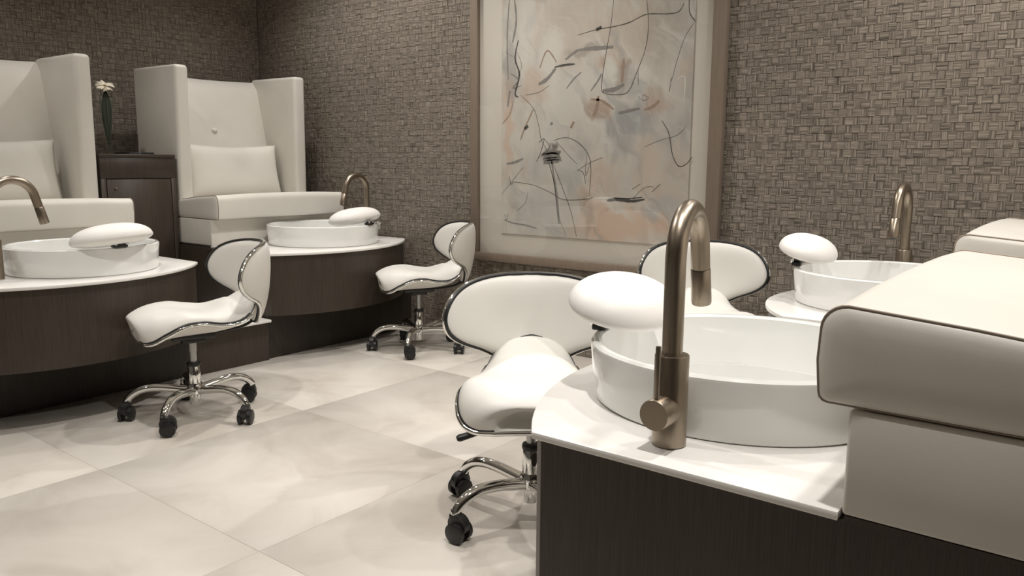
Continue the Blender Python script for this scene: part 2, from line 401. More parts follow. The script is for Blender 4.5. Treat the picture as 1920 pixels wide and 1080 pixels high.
def hollow_prism(name, poly, z0, z1, m, parent):
    V = [(p[0], p[1], z0) for p in poly] + [(p[0], p[1], z1) for p in poly]; n = len(poly)
    cx, cy = sum(p[0] for p in poly) / n, sum(p[1] for p in poly) / n
    q = [(p[0] + (cx - p[0]) * 0.05, p[1] + (cy - p[1]) * 0.05) for p in poly]
    V += [(p[0], p[1], z0 + 0.018) for p in q] + [(p[0], p[1], z1) for p in q]
    Fc = [tuple(range(n)), tuple(range(2 * n, 3 * n))]
    for i in range(n):
        k = (i + 1) % n; Fc += [(i, k, n + k, n + i), (n + i, n + k, 3 * n + k, 3 * n + i), (2 * n + i, 2 * n + k, 3 * n + k, 3 * n + i)]
    return mesh_obj(name, V, Fc, m, parent, True, None, 35)
def scale_front(front, d, sg):
    """front edge moved back by d"""
    return [(x - sg * d, y) for x, y in front]
for k, s in STN.items():
    sg = 1 if k[0] == 'L' else -1
    y0, y1 = s['front'][0][1], s['front'][-1][1]
    yb = max(y0, 2.496) if k == 'LF' else y0
    hx, hy, hr = BAS[k]
    top = tag(slab_with_hole('countertop', s['front'] + [(s['back'] + sg * 0.0015, y1), (s['back'] + sg * 0.0015, yb)], (hx, hy, hr - 0.035), HC - SLAB, HC, M['counter'], 0.0035),
        {'LN': 'white curved countertop with a pointed tip under the left foreground basin',
         'LF': 'white curved countertop under the basin in the far corner',
         'RN': 'large white countertop slab nearest the viewer, holding the big faucet',
         'RF': 'rounded white countertop at far right below the woven wall'}[k], 'countertop', 'pedicure station countertops')
    cab = tag(empty('pedicure_cabinet', ((s['plinth'] + s['rear']) / 2, (y0 + y1) / 2, 0)),
        {'LN': 'dark wood curved pedicure cabinet at the left edge, overhanging its recessed base',
         'LF': 'dark wood curved pedicure cabinet in the far corner behind the middle stool',
         'RN': 'dark wood pedicure cabinet filling the bottom right foreground',
         'RF': 'dark wood pedicure cabinet at far right, mostly hidden behind the near basin'}[k], 'cabinet', 'pedicure station cabinets')
    ox, oy = cab.location.x, cab.location.y
    fr = [(x - ox, y - oy) for x, y in scale_front(s['front'], 0.014, sg)]
    yy0, yy1 = y0 - oy + 0.010, y1 - oy - 0.004
    fr = [(x, min(max(y, yy0), yy1)) for x, y in fr]
    yr = max(yy0, yb - oy)
    hollow_prism('curved_front', fr + [(s['rear'] - ox, yy1), (s['rear'] - ox, yr)], DRUM_Z, HC - SLAB - 0.0005, M['wood'], cab)
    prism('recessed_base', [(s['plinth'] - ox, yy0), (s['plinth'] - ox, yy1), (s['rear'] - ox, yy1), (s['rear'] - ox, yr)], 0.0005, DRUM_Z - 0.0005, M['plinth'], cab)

# steps between the stations of each row
def step(x_front, x_back, y0, y1, label):
    st = empty('platform_step', ((x_front + x_back) / 2, (y0 + y1) / 2, 0)); ox, oy = st.location.x, st.location.y
    sg = 1 if x_front > x_back else -1
    xs = sorted((x_front - ox, x_back - ox)); xr = sorted((x_front - sg * 0.035 - ox, x_back - ox))
    box('riser', xr[0], xr[1], y0 - oy + 0.001, y1 - oy - 0.001, 0.0005, 0.210, M['wood'], st)
    box('tread', xs[0], xs[1], y0 - oy + 0.001, y1 - oy - 0.001, 0.2105, 0.225, M['counter'], st, 0.003, 2)
    tag(st, label, 'step', 'steps between the pedicure stations')
step(-3.545, -4.45, 2.05, 2.466, 'white-topped low step between the two left stations, behind the middle stool')
step(-0.74, 0.05, 2.052, 2.483, 'white-topped low step between the two right stations, behind the near basin')

# ------------------------------------------------------------------ thrones
def profile_cushion(ov):
    """side profile of the seat cushion, x forward, z up; x=0 is the front plane of the base"""
    pts = []
    def arc(cx, cz, r, a0, a1, n=6):
        for i in range(n + 1):
            a = math.radians(a0 + (a1 - a0) * i / n); pts.append((cx + r * math.cos(a), cz + r * math.sin(a)))
    arc(ov - 0.002 - 0.012, 0.727 + 0.012, 0.012, -90, 0, 3)
    pts.append((ov + 0.002, 0.785))
    arc(ov - 0.034, 0.862 - 0.034, 0.034, 0, 90, 6)
    pts.append((-0.14, 0.850)); pts.append((-0.30, 0.833)); pts.append((-0.55, 0.81)); pts.append((-0.70, 0.80))
    pts.append((-0.70, 0.727)); pts.append((-0.30, 0.727))
    return pts
def throne(label, pillow_label, loc, rz, sw, rear, ov):
    t = tag(empty('wingback_throne', (loc[0], loc[1], HC - SLAB), rz), label, 'chair', 'high wingback pedicure chairs')
    zo = -(HC - SLAB)
    hw = sw / 2
    box('seat_base', -rear, 0.0, -hw + 0.004, hw - 0.004, 0.0105, 0.724 + zo, M['leather'], t, 0.006, 3)
    box('seat_deck', -rear, -0.004, -hw + 0.006, hw - 0.006, 0.0002, 0.0100, M['wood'], t)
    # seat cushion: profile extruded across, ends softly domed
    prof = profile_cushion(ov); n = len(prof); ys = [-1, -0.95, -0.6, -0.2, 0.2, 0.6, 0.95, 1]
    cxm, czm = -0.2, 0.79
    V, Fc = [], []
    for y in ys:
        inset = 0.0
        crown = 0.010 * (1 - abs(y) ** 2.5)
        for (x, z) in prof:
            dx = -inset if x > 0 else 0; dz = (-inset if z > 0.8 else inset) if inset else 0
            cz = crown * max(0, min(1, (z - 0.76) / 0.09))
            V.append((x + dx, y * (hw - 0.011), z + dz + cz + zo + 0.001))
    m = len(ys)
    for j in range(m - 1):
        for i in range(n):
            i2 = (i + 1) % n; Fc.append((j * n + i, j * n + i2, (j + 1) * n + i2, (j + 1) * n + i))
    # ends: soft domed panels
    for sgy, st in ((-1, 0), (1, (m - 1) * n)):
        prev = st
        for sc, off in ((0.97, 0.0022), (0.90, 0.0055), (0.76, 0.0085), (0.5, 0.0102), (0.2, 0.0108)):
            cur = len(V)
            for i in range(n):
                x, y, z = V[st + i]; V.append((cxm + (x - cxm) * (1 - (1 - sc) * 0.35), y + sgy * off, czm + zo + (z - czm - zo) * sc))
            for i in range(n):
                i2 = (i + 1) % n; Fc.append((prev + i, prev + i2, cur + i2, cur + i))
            prev = cur
        Fc.append(tuple(range(prev, prev + n)))
    cu = mesh_obj('seat_cushion', V, Fc, M['leather'], t, True, None, 50)
    for sgy in (-1, 1):
        pts = [(x, sgy * (hw - 0.0112), z + zo + 0.001 + (0.001 if z > 0.8 else 0)) for (x, z) in prof if x > -0.33]
        pts = pts[:-1]
        pts = [(-0.30, pts[0][1], 0.727 + zo + 0.001)] + pts
        p = tube('piping', pts, 0.0021, M['piping'], cu, 8); p['label'] = 'thin dark piping along the cushion edge'
    # wings
    xf, xr, th, zt = -0.295, -0.785, 0.088, 1.615 + zo
    for sgy in (-1, 1):
        ya, yb = sorted((sgy * (hw - 0.004), sgy * (hw - 0.004 - th)))
        bm = bmesh.new(); add_box(bm, xr, xf, ya, yb, 0.727 + zo, zt, 0.0)
        # front edge leans back a little towards the foot, top edge dips to the back
        for v in bm.verts:
            if v.co.z > 0.5 and v.co.x < -0.5: v.co.z += 0.005
            if v.co.z < 0.5 and v.co.x > -0.5: v.co.x -= 0.012
        bmesh.ops.bevel(bm, geom=bm.edges[:], offset=0.022, segments=4, profile=0.5, affect='EDGES')
        bm_obj('wing', bm, M['leather'], t, True, 60)
    # reclined back panel with a gently dipping top
    iw = hw - 0.004 - th + 0.004; nx, nz = 20, 16
    V, Fc = [], []
    zb, ztb = 0.72 + zo, 1.60 + zo
    bt = (-0.02, 1.255 + zo)
    for side in (0, 1):
        for j in range(nz + 1):
            for i in range(nx + 1):
                u = i / nx * 2 - 1; w = j / nz
                z = zb + (ztb - zb) * w - 0.012 * (1 - u * u) * w
                xfront = -0.52 - 0.20 * w ** 1.1
                if side == 0:
                    x = xfront + 0.028 * (1 - u ** 4) * (1 - abs(2 * w - 1) ** 4) - 0.012 * abs(u) ** 6
                    dd = math.hypot(u * iw - bt[0], z - bt[1]); x -= 0.020 * math.exp(-(dd / 0.035) ** 2) + 0.008 * math.exp(-(dd / 0.11) ** 2)
                    if w > 0.93: x -= 0.03 * ((w - 0.93) / 0.07) ** 2
                else: x = -0.80
                V.append((x, u * iw, z))
    N1 = (nx + 1) * (nz + 1)
    for side in (0, 1):
        for j in range(nz):
            for i in range(nx):
                a = side * N1 + j * (nx + 1) + i; Fc.append((a, a + 1, a + nx + 2, a + nx + 1))
    for i in range(nx):
        Fc.append((i, i + 1, N1 + i + 1, N1 + i)); a = nz * (nx + 1) + i; Fc.append((a, a + 1, N1 + a + 1, N1 + a))
    for j in range(nz):
        for e in (0, nx):
            a = j * (nx + 1) + e; Fc.append((a, a + nx + 1, N1 + a + nx + 1, N1 + a))
    bk = mesh_obj('backrest', V, Fc, M['leather'], t, True, None, 50)
    wv = (bt[1] - zb) / (ztb - zb); bx = -0.52 - 0.20 * wv ** 1.1 + 0.028 - 0.022
    V, Fc = lathe_data([(0.0, 0.020), (0.009, 0.018), (0.017, 0.011), (0.020, 0.003), (0.016, -0.004)], 20)
    V = [(bx + z, bt[0] + x, bt[1] + y) for x, y, z in V]
    mesh_obj('button', V, Fc, M['leather'], bk)
    # lumbar pillow, a thing of its own
    if pillow_label is None: return t
    pw, ph = 0.690, 0.350; nx, ny = 28, 18; V, Fc = [], []
    for side in (1, -1):
        for j in range(ny + 1):
            for i in range(nx + 1):
                u, w = i / nx * 2 - 1, j / ny * 2 - 1
                pu = 1 - 0.045 * (1 - w * w) ; pwv = 1 - (0.13 if w > 0 else 0.03) * (1 - abs(u) ** 1.6)
                th_ = 0.062 * ((1 - u ** 4) * (1 - w ** 4)) ** 0.55 + 0.004 * (1 - max(abs(u), abs(w)) ** 12)
                th_ += 0.005 * math.sin(u * 9 + w * 2.0) * (1 - u ** 2) * max(0, w) * (1 - w * w)
                V.append((side * th_, u * pw / 2 * pu, w * ph / 2 * pwv))
    N1 = (nx + 1) * (ny + 1)
    for side in (0, 1):
        for j in range(ny):
            for i in range(nx):
                a = side * N1 + j * (nx + 1) + i; Fc.append((a, a + 1, a + nx + 2, a + nx + 1))
    p = mesh_obj('lumbar_pillow', V, Fc, M['pillow'], None, True, None, 70)
    bm = bmesh.new(); bm.from_mesh(p.data); bmesh.ops.remove_doubles(bm, verts=bm.verts[:], dist=1e-4); bmesh.ops.recalc_face_normals(bm, faces=bm.faces[:]); bm.to_mesh(p.data); bm.free()
    c, s_ = math.cos(rz), math.sin(rz); lx, ly = -0.482, 0.0 if loc[1] < 2 else 0.015
    p.location = (loc[0] + c * lx - s_ * ly, loc[1] + s_ * lx + c * ly, 0.822 + ph / 2)
    p.rotation_euler = (0, -0.19, rz)
    tag(p, pillow_label, 'pillow', 'lumbar pillows')
    return t
throne('tall off-white wingback pedicure chair in the far corner with one button on its back', 'plump off-white lumbar pillow on the far corner wingback chair', (-4.147, 2.965), 0, 0.93, 0.80, 0.074)
throne('tall off-white wingback pedicure chair cut off by the left picture edge', 'off-white lumbar pillow at the left edge behind the faucet', (-4.147, 1.565), 0, 0.95, 0.80, 0.074)
throne('off-white chair seat nearest the viewer at right, with dark piping along its side', None, (-0.274, 1.565), PI, 0.95, 0.80, 0.045)
throne('off-white chair seat at the far right edge by the woven wall', None, (-0.325, 2.975), PI, 0.95, 0.80, 0.055)

# ------------------------------------------------------------------ side cabinet, vase, tray
cb = tag(empty('side_cabinet', (-4.71, 2.275, 0)), 'tall narrow dark wood side cabinet between the two wingback chairs, carrying the vase', 'cabinet')
cx, cy = -4.71, 2.275; Y0, Y1, XF, XB = 2.052 - cy, 2.490 - cy, -4.468 - cx, -4.95 - cx
box('body', XB, XF - 0.018, Y0, Y1, 0.2255, 1.075, M['wood'], cb)
box('top_board', XB, XF + 0.003, Y0, Y1, 1.075, 1.094, M['wood'], cb, 0.002, 1)
box('shadow_gap', XB, XF - 0.010, Y0 + 0.002, Y1 - 0.002, 0.227, 1.074, M['gap'], cb)
box('drawer_front', XF - 0.018, XF, Y0 + 0.001, Y1 - 0.001, 0.958, 1.0735, M['wood'], cb, 0.001, 1)
box('side_stile', XF - 0.018, XF, Y0 + 0.001, Y0 + 0.030, 0.226, 0.9575, M['wood'], cb, 0.001, 1)
box('side_stile', XF - 0.018, XF, Y1 - 0.030, Y1 - 0.001, 0.226, 0.9575, M['wood'], cb, 0.001, 1)
dr = box('door', XF - 0.018, XF, Y0 + 0.034, Y1 - 0.034, 0.232, 0.9535, M['wood'], cb, 0.001, 1)
V, Fc = lathe_data([(0, 0.014), (0.005, 0.013), (0.007, 0.009), (0.004, 0.004), (0.004, 0.0)], 14)
kn = mesh_obj('knob', [(XF + z, Y0 + 0.078 + x, 0.905 + y) for x, y, z in V], Fc, M['nickel'], dr); kn['label'] = 'tiny metal knob'

vx, vy, vz = -4.70, 2.222, 1.0945
vs = tag(empty('bud_vase', (vx, vy, vz)), 'slim clear glass bud vase on the side cabinet', 'vase')
lathe('glass_body', [(0.0, 0.001), (0.016, 0.001), (0.017, 0.006), (0.012, 0.03), (0.011, 0.07), (0.024, 0.16), (0.034, 0.25), (0.036, 0.315), (0.0345, 0.315), (0.0325, 0.25), (0.0225, 0.16), (0.0095, 0.07), (0.0095, 0.03), (0.0, 0.016)], M['vase_glass'], vs, 28)
fl = tag(empty('gerbera_flower', (vx, vy, vz)), 'single white daisy-like flower with a dark leaf, standing in the glass vase', 'flower')
tube('stem', spline([(0.001, 0.0, 0.02), (0.0, 0.002, 0.10), (0.002, 0.0, 0.20), (0.0, -0.003, 0.30), (0.002, -0.002, 0.375)], 5), 0.0028, M['stem'], fl, 8)
# broad dark leaf wrapped inside the vase
V, Fc = [], []
for j in range(17):
    w = j / 16; z = 0.055 + 0.30 * w; hw_ = 0.034 * math.sin(PI * min(1, (w * 0.90 + 0.06))) ** 0.8 * (0.45 + 0.75 * w)
    for i in range(7):
        u = i / 6 * 2 - 1; V.append((0.004 + 0.006 * u * u, u * hw_ - 0.004, z))
for j in range(16):
    for i in range(6): a = j * 7 + i; Fc.append((a, a + 1, a + 8, a + 7))
lf = mesh_obj('leaf', V, Fc, M['leaf'], fl); sm = lf.modifiers.new('thickness', 'SOLIDIFY'); sm.thickness = 0.0012
hz = 0.383; tilt = Matrix.Rotation(0.55, 3, 'Y') @ Matrix.Rotation(0.12, 3, 'X')
pV, pF = [], []
for j in range(6):
    w = j / 5
    for i in range(3):
        u = i - 1; pV.append((0.008 + 0.045 * w, u * (0.0018 + 0.0052 * math.sin(PI * (0.25 + 0.68 * w))), 0.006 * math.sin(w * 2.4) - 0.010 * w * w + 0.0012 * u * u))
for j in range(5):
    for i in range(2): a = j * 3 + i; pF.append((a, a + 1, a + 4, a + 3))
for k in range(26):
    a = 2 * PI * k / 26; ring = k % 2
    rot = tilt @ Matrix.Rotation(a, 3, 'Z') @ Matrix.Rotation(random.uniform(-0.25, 0.22) - 0.18 * ring, 3, 'Y')
    sc = random.uniform(0.86, 1.08)
    pe = mesh_obj('petal', [rot @ (Vector(v) * sc) + Vector((0.002, -0.002, hz)) for v in pV], pF, M['petal'], fl); pe.modifiers.new('thickness', 'SOLIDIFY').thickness = 0.0009
V, Fc = lathe_data([(0, 0.007), (0.006, 0.006), (0.010, 0.002), (0.009, -0.003), (0.0, -0.004)], 16)
mesh_obj('flower_eye', [tilt @ Vector(v) + Vector((0.002, -0.002, hz + 0.001)) for v in V], Fc, M['pollen'], fl)
tr = tag(empty('shallow_tray', (-4.66, 2.345, 1.0945)), 'thin dark tray lying on the side cabinet beside the vase', 'tray')
box('tray_plate', -0.09, 0.09, -0.075, 0.075, 0.0005, 0.006, M['tray'], tr, 0.002, 2)
bg = Bag()
for a, b, c, d in ((-0.09, 0.09, -0.075, -0.069), (-0.09, 0.09, 0.069, 0.075), (-0.09, -0.084, -0.069, 0.069), (0.084, 0.09, -0.069, 0.069)): bg.add(box_data(a, b, c, d, 0.006, 0.011, 0.001, 1))
bg.build('tray_rim', M['tray'], tr)

# ------------------------------------------------------------------ basins
def basin(x, y, r, label):
    t = tag(empty('foot_basin', (x, y, HC)), label, 'basin', 'round white foot basins')
    h = 0.117; rb = r - 0.010; w = 0.021
    rc = r - 0.040
    prof = [(0.0, -0.135), (rc - 0.04, -0.132), (rc - 0.006, -0.10), (rc, 0.0008), (rb - 0.003, 0.0008), (rb, 0.004), (rb + 0.003, 0.03), (r, h - 0.010), (r - 0.001, h - 0.004), (r - 0.006, h), (r - w + 0.005, h), (r - w, h - 0.005), (r - w - 0.010, 0.03), (r - w - 0.028, -0.07), (r - w - 0.06, -0.108), (r - w - 0.11, -0.118), (0.03, -0.121), (0.0, -0.121)]
    lathe('bowl', prof, M['ceramic'], t, 96, angle=35)
    lathe('drain', [(0.0, -0.1185), (0.020, -0.1187), (0.024, -0.1205), (0.026, -0.1206)], M['chrome'], t, 32)
    return t
basin(*BAS['LN'], 'round white foot basin at the left edge of the picture')
basin(*BAS['LF'], 'round white foot basin in the far corner below the small faucet')
basin(*BAS['RN'], 'large round white foot basin nearest the viewer, behind the big faucet')
basin(*BAS['RF'], 'round white foot basin at far right, partly hidden by the near seat')

# ------------------------------------------------------------------ faucets (spout towards +y in local space)
def faucet(x, y, rz, label, swivel=0.0):
    t = tag(empty('gooseneck_faucet', (x, y, HC + 0.0005), rz), label, 'faucet', 'brushed nickel gooseneck faucets')
    lathe('body', [(0.0, 0.0), (0.0277, 0.0), (0.029, 0.0012), (0.029, 0.156), (0.0277, 0.158), (0.0, 0.158)], M['nickel'], t, 40)
    rr = 0.085; zc = 0.415 - 0.0175 - rr; pts = [(0, 0, 0.155), (0, 0, 0.2), (0, 0, 0.25), (0, 0, 0.29)]
    sweep = math.radians(165)
    for i in range(0, 25):
        a = sweep * i / 24; pts.append((0, rr - rr * math.cos(a), zc + rr * math.sin(a)))
    ex = Vector(pts[-1]); d = Vector((0, math.sin(PI - sweep), -math.cos(PI - sweep)))
    mid = ex + d * 0.052
    pts.append(tuple(mid))
    nk = tube('gooseneck', pts, 0.0175, M['nickel'], t, 24)
    tip = mid + d * 0.072
    hd = Bag().add(tube_data([mid + d * 0.0012, mid + d * 0.003, tip - d * 0.004, tip], [0.0170, 0.0182, 0.0190, 0.0182], 24)).build('spray_head', M['nickel'], t, 50)
    rg = Bag().add(tube_data([mid - d * 0.001, mid + d * 0.0014], [0.0160, 0.0160], 24)).build('seam_ring', M['black'], hd)
    ou = Bag().add(tube_data([tip, tip + d * 0.001], [0.013, 0.013], 24)).build('outlet', M['black'], hd)
    nk.rotation_euler.z = hd.rotation_euler.z = swivel
    # side handle: barrel away from the spout, flat disc end, thin upright lever
    bg = Bag().add(tube_data([(0, -0.015, 0.065), (0, -0.058, 0.065), (0, -0.060, 0.065)], [0.0265, 0.0265, 0.0255], 36))
    hb = bg.build('handle_barrel', M['nickel'], t, 40)
    tube('lever', [(0.0, -0.050, 0.086), (0, -0.050, 0.12), (0, -0.050, 0.178), (0, -0.050, 0.180)], [0.0046, 0.0046, 0.0046, 0.004], M['nickel'], hb, 14)
    return t
faucet(-0.585, 1.190, 0.0, 'large brushed nickel gooseneck faucet standing in the right foreground', 0.20)
faucet(-0.670, 3.305, PI, 'brushed nickel gooseneck faucet at far right against the woven wall')
faucet(-3.860, 3.430, PI, 'small brushed nickel gooseneck faucet in the far corner beside the wingback chair')
faucet(-3.600, 1.212, 0.0, 'brushed nickel gooseneck faucet cut off by the left picture edge')

# ------------------------------------------------------------------ footrest cushions on the basin rims (front = away from the seat)
def footrest(x, y, z, sg, dims, tilt, roll, label, basin_key):
    t = tag(empty('footrest_cushion', (x, y, z)), label, 'footrest', 'white egg shaped footrests')
    a, b, c = dims; seg, rings = 40, 20; V, Fc = [], []
    rot = Matrix.Rotation(sg * tilt, 3, 'Y') @ Matrix.Rotation(roll, 3, 'X')
    for j in range(rings + 1):
        ph = -PI / 2 + PI * j / rings
        for i in range(seg):
            th = 2 * PI * i / seg
            zz = math.sin(ph); rr_ = math.cos(ph) ** 0.82 if math.cos(ph) > 0 else 0
            hz_ = c * (zz if zz > 0 else 0.5 * (abs(zz) ** 1.0) * -1)
            V.append(rot @ Vector((a * rr_ * math.cos(th), b * rr_ * math.sin(th), hz_)))
    for j in range(rings):
        for i in range(seg):
            k = (i + 1) % seg; Fc.append((j * seg + i, j * seg + k, (j + 1) * seg + k, (j + 1) * seg + i))
    p = mesh_obj('pad', V, Fc, M['pad'], t, True, None, 80)
    bm = bmesh.new(); bm.from_mesh(p.data); bmesh.ops.remove_doubles(bm, verts=bm.verts[:], dist=1e-4); bmesh.ops.recalc_face_normals(bm, faces=bm.faces[:]); bm.to_mesh(p.data); bm.free()
    # bracket on the basin rim
    bx, by, br = BAS[basin_key]; rim = HC + 0.117
    dx, dy = x - bx, y - by; L_ = math.hypot(dx, dy); ux, uy = dx / L_, dy / L_
    px, py = bx + ux * (br - 0.010) - x, by + uy * (br - 0.010) - y
    zr = rim - z; under = -0.42 * c
    bgk = Bag().add(box_data(-0.016, 0.016, -0.030, 0.030, zr + 0.0005, zr + 0.014, 0.003, 2)).add(box_data(-0.010, 0.010, -0.022, 0.022, zr + 0.010, max(under + 0.012, zr + 0.02), 0.002, 1))
    an = math.atan2(uy, ux); ca, sa = math.cos(an), math.sin(an)
    bgk.V = [(px + v[0] * ca - v[1] * sa, py + v[0] * sa + v[1] * ca, v[2]) for v in bgk.V]
    bo = bgk.build('bracket', M['black'], t)
    for s in (-1, 1):
        bs = Bag().add(tube_data([(0.014, s * 0.024, zr + 0.017), (0.020, s * 0.024, zr + 0.017)], 0.0065, 14))
        bs.V = [(px + v[0] * ca - v[1] * sa, py + v[0] * sa + v[1] * ca, v[2]) for v in bs.V]
        bs.build('screw', M['chrome'], bo)
    return t
footrest(-0.846, 1.480, 0.750, -1, (0.112, 0.142, 0.060), -0.26, 0.05, 'large white egg shaped footrest on the near right basin, beside the big faucet', 'RN')
footrest(-0.902, 2.890, 0.748, -1, (0.100, 0.124, 0.056), -0.26, 0.05, 'white egg shaped footrest on the far right basin in front of the woven wall', 'RF')
footrest(-3.395, 1.590, 0.727, 1, (0.112, 0.172, 0.064), -0.18, 0.06, 'white egg shaped footrest on the left edge basin, next to the wingback chair', 'LN')
footrest(-3.600, 3.105, 0.727, 1, (0.112, 0.178, 0.064), -0.18, 0.06, 'white egg shaped footrest on the far corner basin', 'LF')
# chrome overflow knob on the far corner basin's rim
tk = tag(empty('rim_knob', (BAS['LF'][0] + 0.190, BAS['LF'][1] + 0.275, HC + 0.075)), 'small chrome knob on the rim of the far corner basin', 'knob')
lathe('knob_stem', [(0.0, 0.0), (0.009, 0.0), (0.009, 0.03), (0.0, 0.03)], M['chrome'], tk, 20)
lathe('knob_cap', [(0.0, 0.03), (0.014, 0.03), (0.015, 0.033), (0.015, 0.046), (0.013, 0.05), (0.0, 0.05)], M['chrome'], tk, 24)

# ------------------------------------------------------------------ saddle stools
def make_stool():
    t = empty('saddle_stool')
    # ---- seat: stations along the length. (s, x, z of seam at centre, half width, side seam lift, top crown, belly)
    ST = [(0.00, 0.216, 0.360, 0.000, 0.000, 0.030, 0.000),
          (0.010, 0.2155, 0.358, 0.060, 0.000, 0.048, 0.002),
          (0.03, 0.213, 0.355, 0.103, 0.000, 0.068, 0.003),
          (0.08, 0.200, 0.353, 0.148, 0.000, 0.090, 0.005),
          (0.16, 0.172, 0.356, 0.183, 0.006, 0.106, 0.010),
          (0.28, 0.126, 0.363, 0.204, 0.026, 0.112, 0.014),
          (0.42, 0.062, 0.367, 0.207, 0.050, 0.102, 0.017),
          (0.56, -0.010, 0.370, 0.196, 0.050, 0.084, 0.018),
          (0.68, -0.080, 0.376, 0.182, 0.030, 0.082, 0.018),
          (0.79, -0.150, 0.394, 0.164, 0.010, 0.088, 0.016),
          (0.88, -0.205, 0.428, 0.142, 0.000, 0.078, 0.012),
          (0.95, -0.238, 0.474, 0.114, 0.000, 0.052, 0.006),
          (0.985, -0.256, 0.508, 0.070, 0.000, 0.028, 0.003),
          (1.00, -0.263, 0.524, 0.000, 0.000, 0.000, 0.000)]
    col = lambda i: [(r[0], r[i]) for r in ST]
    nu, nv = 56, 22
    us = [0.5 - 0.5 * math.cos(PI * i / nu) for i in range(nu + 1)]
    def frame(u):
        x, z = lerp_table(col(1), u), lerp_table(col(2), u); e = 0.004
        a, b = max(u - e, 0), min(u + e, 1)
        tx, tz = lerp_table(col(1), b) - lerp_table(col(1), a), lerp_table(col(2), b) - lerp_table(col(2), a)
        L_ = math.hypot(tx, tz) or 1; return x, z, tz / L_, -tx / L_       # normal (nx, nz) pointing up/forward
    def width(u): return max(lerp_table(col(3), u), 0.0)
    def build_surface(name, hcol, sign, power, m):
        fold = math.radians(34) if sign > 0 else 0.0            # the padding rolls forward over the front edge
        V, Fc = [], []
        for u in us:
            x, z, nx_, nz_ = frame(u); w = width(u); lift = lerp_table(col(4), u); h = max(lerp_table(col(hcol), u), 0)
            th = fold * max(0.0, 1 - u / 0.26); cn, sn = math.cos(th), math.sin(th)
            mx, mz = nx_ * cn + nz_ * sn, nz_ * cn - nx_ * sn
            for j in range(nv + 1):
                v = math.sin(PI / 2 * (j / nv * 2 - 1))
                o = sign * h * max(0, 1 - abs(v) ** power) ** 0.5; q = lift * v * v
                V.append((x + mx * o + nx_ * q, w * v, z + mz * o + nz_ * q))
        for i in range(nu):
            for j in range(nv):
                a = i * (nv + 1) + j; Fc.append((a, a + 1, a + nv + 2, a + nv + 1))
        o = mesh_obj(name, V, Fc, m, t, True, None, 75)
        bm = bmesh.new(); bm.from_mesh(o.data); bmesh.ops.remove_doubles(bm, verts=bm.verts[:], dist=2e-4); bmesh.ops.recalc_face_normals(bm, faces=bm.faces[:])
        bm.to_mesh(o.data); bm.free(); return o
    seat = build_surface('seat', 5, 1, 2.6, M['vinyl'])
    sh = build_surface('seat_shell', 6, -1, 4.0, M['vinyl'])
    def edge(out, up, u_end):
        half = []
        for u in [u_end * (1 - math.cos(PI / 2 * i / 40)) for i in range(1, 41)]:
            x, z, nx_, nz_ = frame(u); lift = lerp_table(col(4), u) + up
            half.append((x + nx_ * lift + (out if u < 0.03 else 0), width(u) + out, z + nz_ * lift))
        return [(x, -y, z) for x, y, z in half[::-1]] + half
    tube('trim', edge(0.003, 0.0, 0.885), 0.0072, M['chrome'], seat, 8)
    tube('welt', edge(-0.002, 0.008, 0.885), 0.0055, M['black'], seat, 8)
    tg = [(frame(u), width(u)) for u in [0.885 + 0.115 * math.sin(PI / 2 * i / 14) for i in range(14)]]
    arcp = [(f[0] + f[2] * 0.006, -w, f[1] + f[3] * 0.006) for f, w in tg]; arcp = arcp + [(x, -y, z) for x, y, z in arcp[::-1]]
    tube('tongue_welt', arcp, 0.0028, M['black'], seat, 6)
    # ---- backrest: kidney outline wrapped forward
    WT = [(0.375, 0.0), (0.380, 0.034), (0.400, 0.062), (0.430, 0.090), (0.458, 0.118), (0.485, 0.160), (0.512, 0.214), (0.540, 0.248), (0.570, 0.264), (0.602, 0.268), (0.635, 0.260), (0.667, 0.242), (0.688, 0.219), (0.703, 0.188), (0.713, 0.146), (0.719, 0.085), (0.721, 0.0)]
    z0, z1 = WT[0][0], WT[-1][0]; nz_, nv = 44, 30
    zs = [z0 + (z1 - z0) * (0.5 - 0.5 * math.cos(PI * i / nz_)) for i in range(nz_ + 1)]
    def bx(z, y):
        w = (z - z0) / (z1 - z0)
        return -0.262 - 0.045 * w - 0.030 * math.sin(PI * w) * 0.5 + 0.158 * (abs(y) / 0.262) ** 2.0
    def bsurf(name, h, sign, m):
        V, Fc = [], []
        for z in zs:
            w = max(lerp_table(WT, z), 0); q = (z - z0) / (z1 - z0); ef = max(0, 1 - abs(2 * q - 1) ** 5) ** 0.5
            for j in range(nv + 1):
                v = math.sin(PI / 2 * (j / nv * 2 - 1)); y = w * v
                o = h * ef * max(0, 1 - abs(v) ** 3.5) ** 0.5
                V.append((bx(z, y) + sign * o, y, z))
        for i in range(nz_):
            for j in range(nv):
                a = i * (nv + 1) + j; Fc.append((a, a + 1, a + nv + 2, a + nv + 1))
        o = mesh_obj(name, V, Fc, m, t, True, None, 75)
        bm = bmesh.new(); bm.from_mesh(o.data); bmesh.ops.remove_doubles(bm, verts=bm.verts[:], dist=2e-4); bmesh.ops.recalc_face_normals(bm, faces=bm.faces[:]); bm.to_mesh(o.data); bm.free(); return o
    back = bsurf('backrest', 0.040, 1, M['vinyl'])
    bsurf('back_shell', 0.022, -1, M['vinyl'])
    def bedge(out, fwd):
        loop = []
        for sgn in (1, -1):
            rng = zs if sgn == 1 else zs[::-1]
            for z in rng[1:-1]:
                y = max(lerp_table(WT, z), 0) + out; loop.append((bx(z, y) + fwd, sgn * y, z))
        return loop
    tube('trim', bedge(0.003, 0.0), 0.0072, M['chrome'], back, 8, True)
    tube('welt', bedge(-0.002, 0.009), 0.0062, M['black'], back, 8, True)
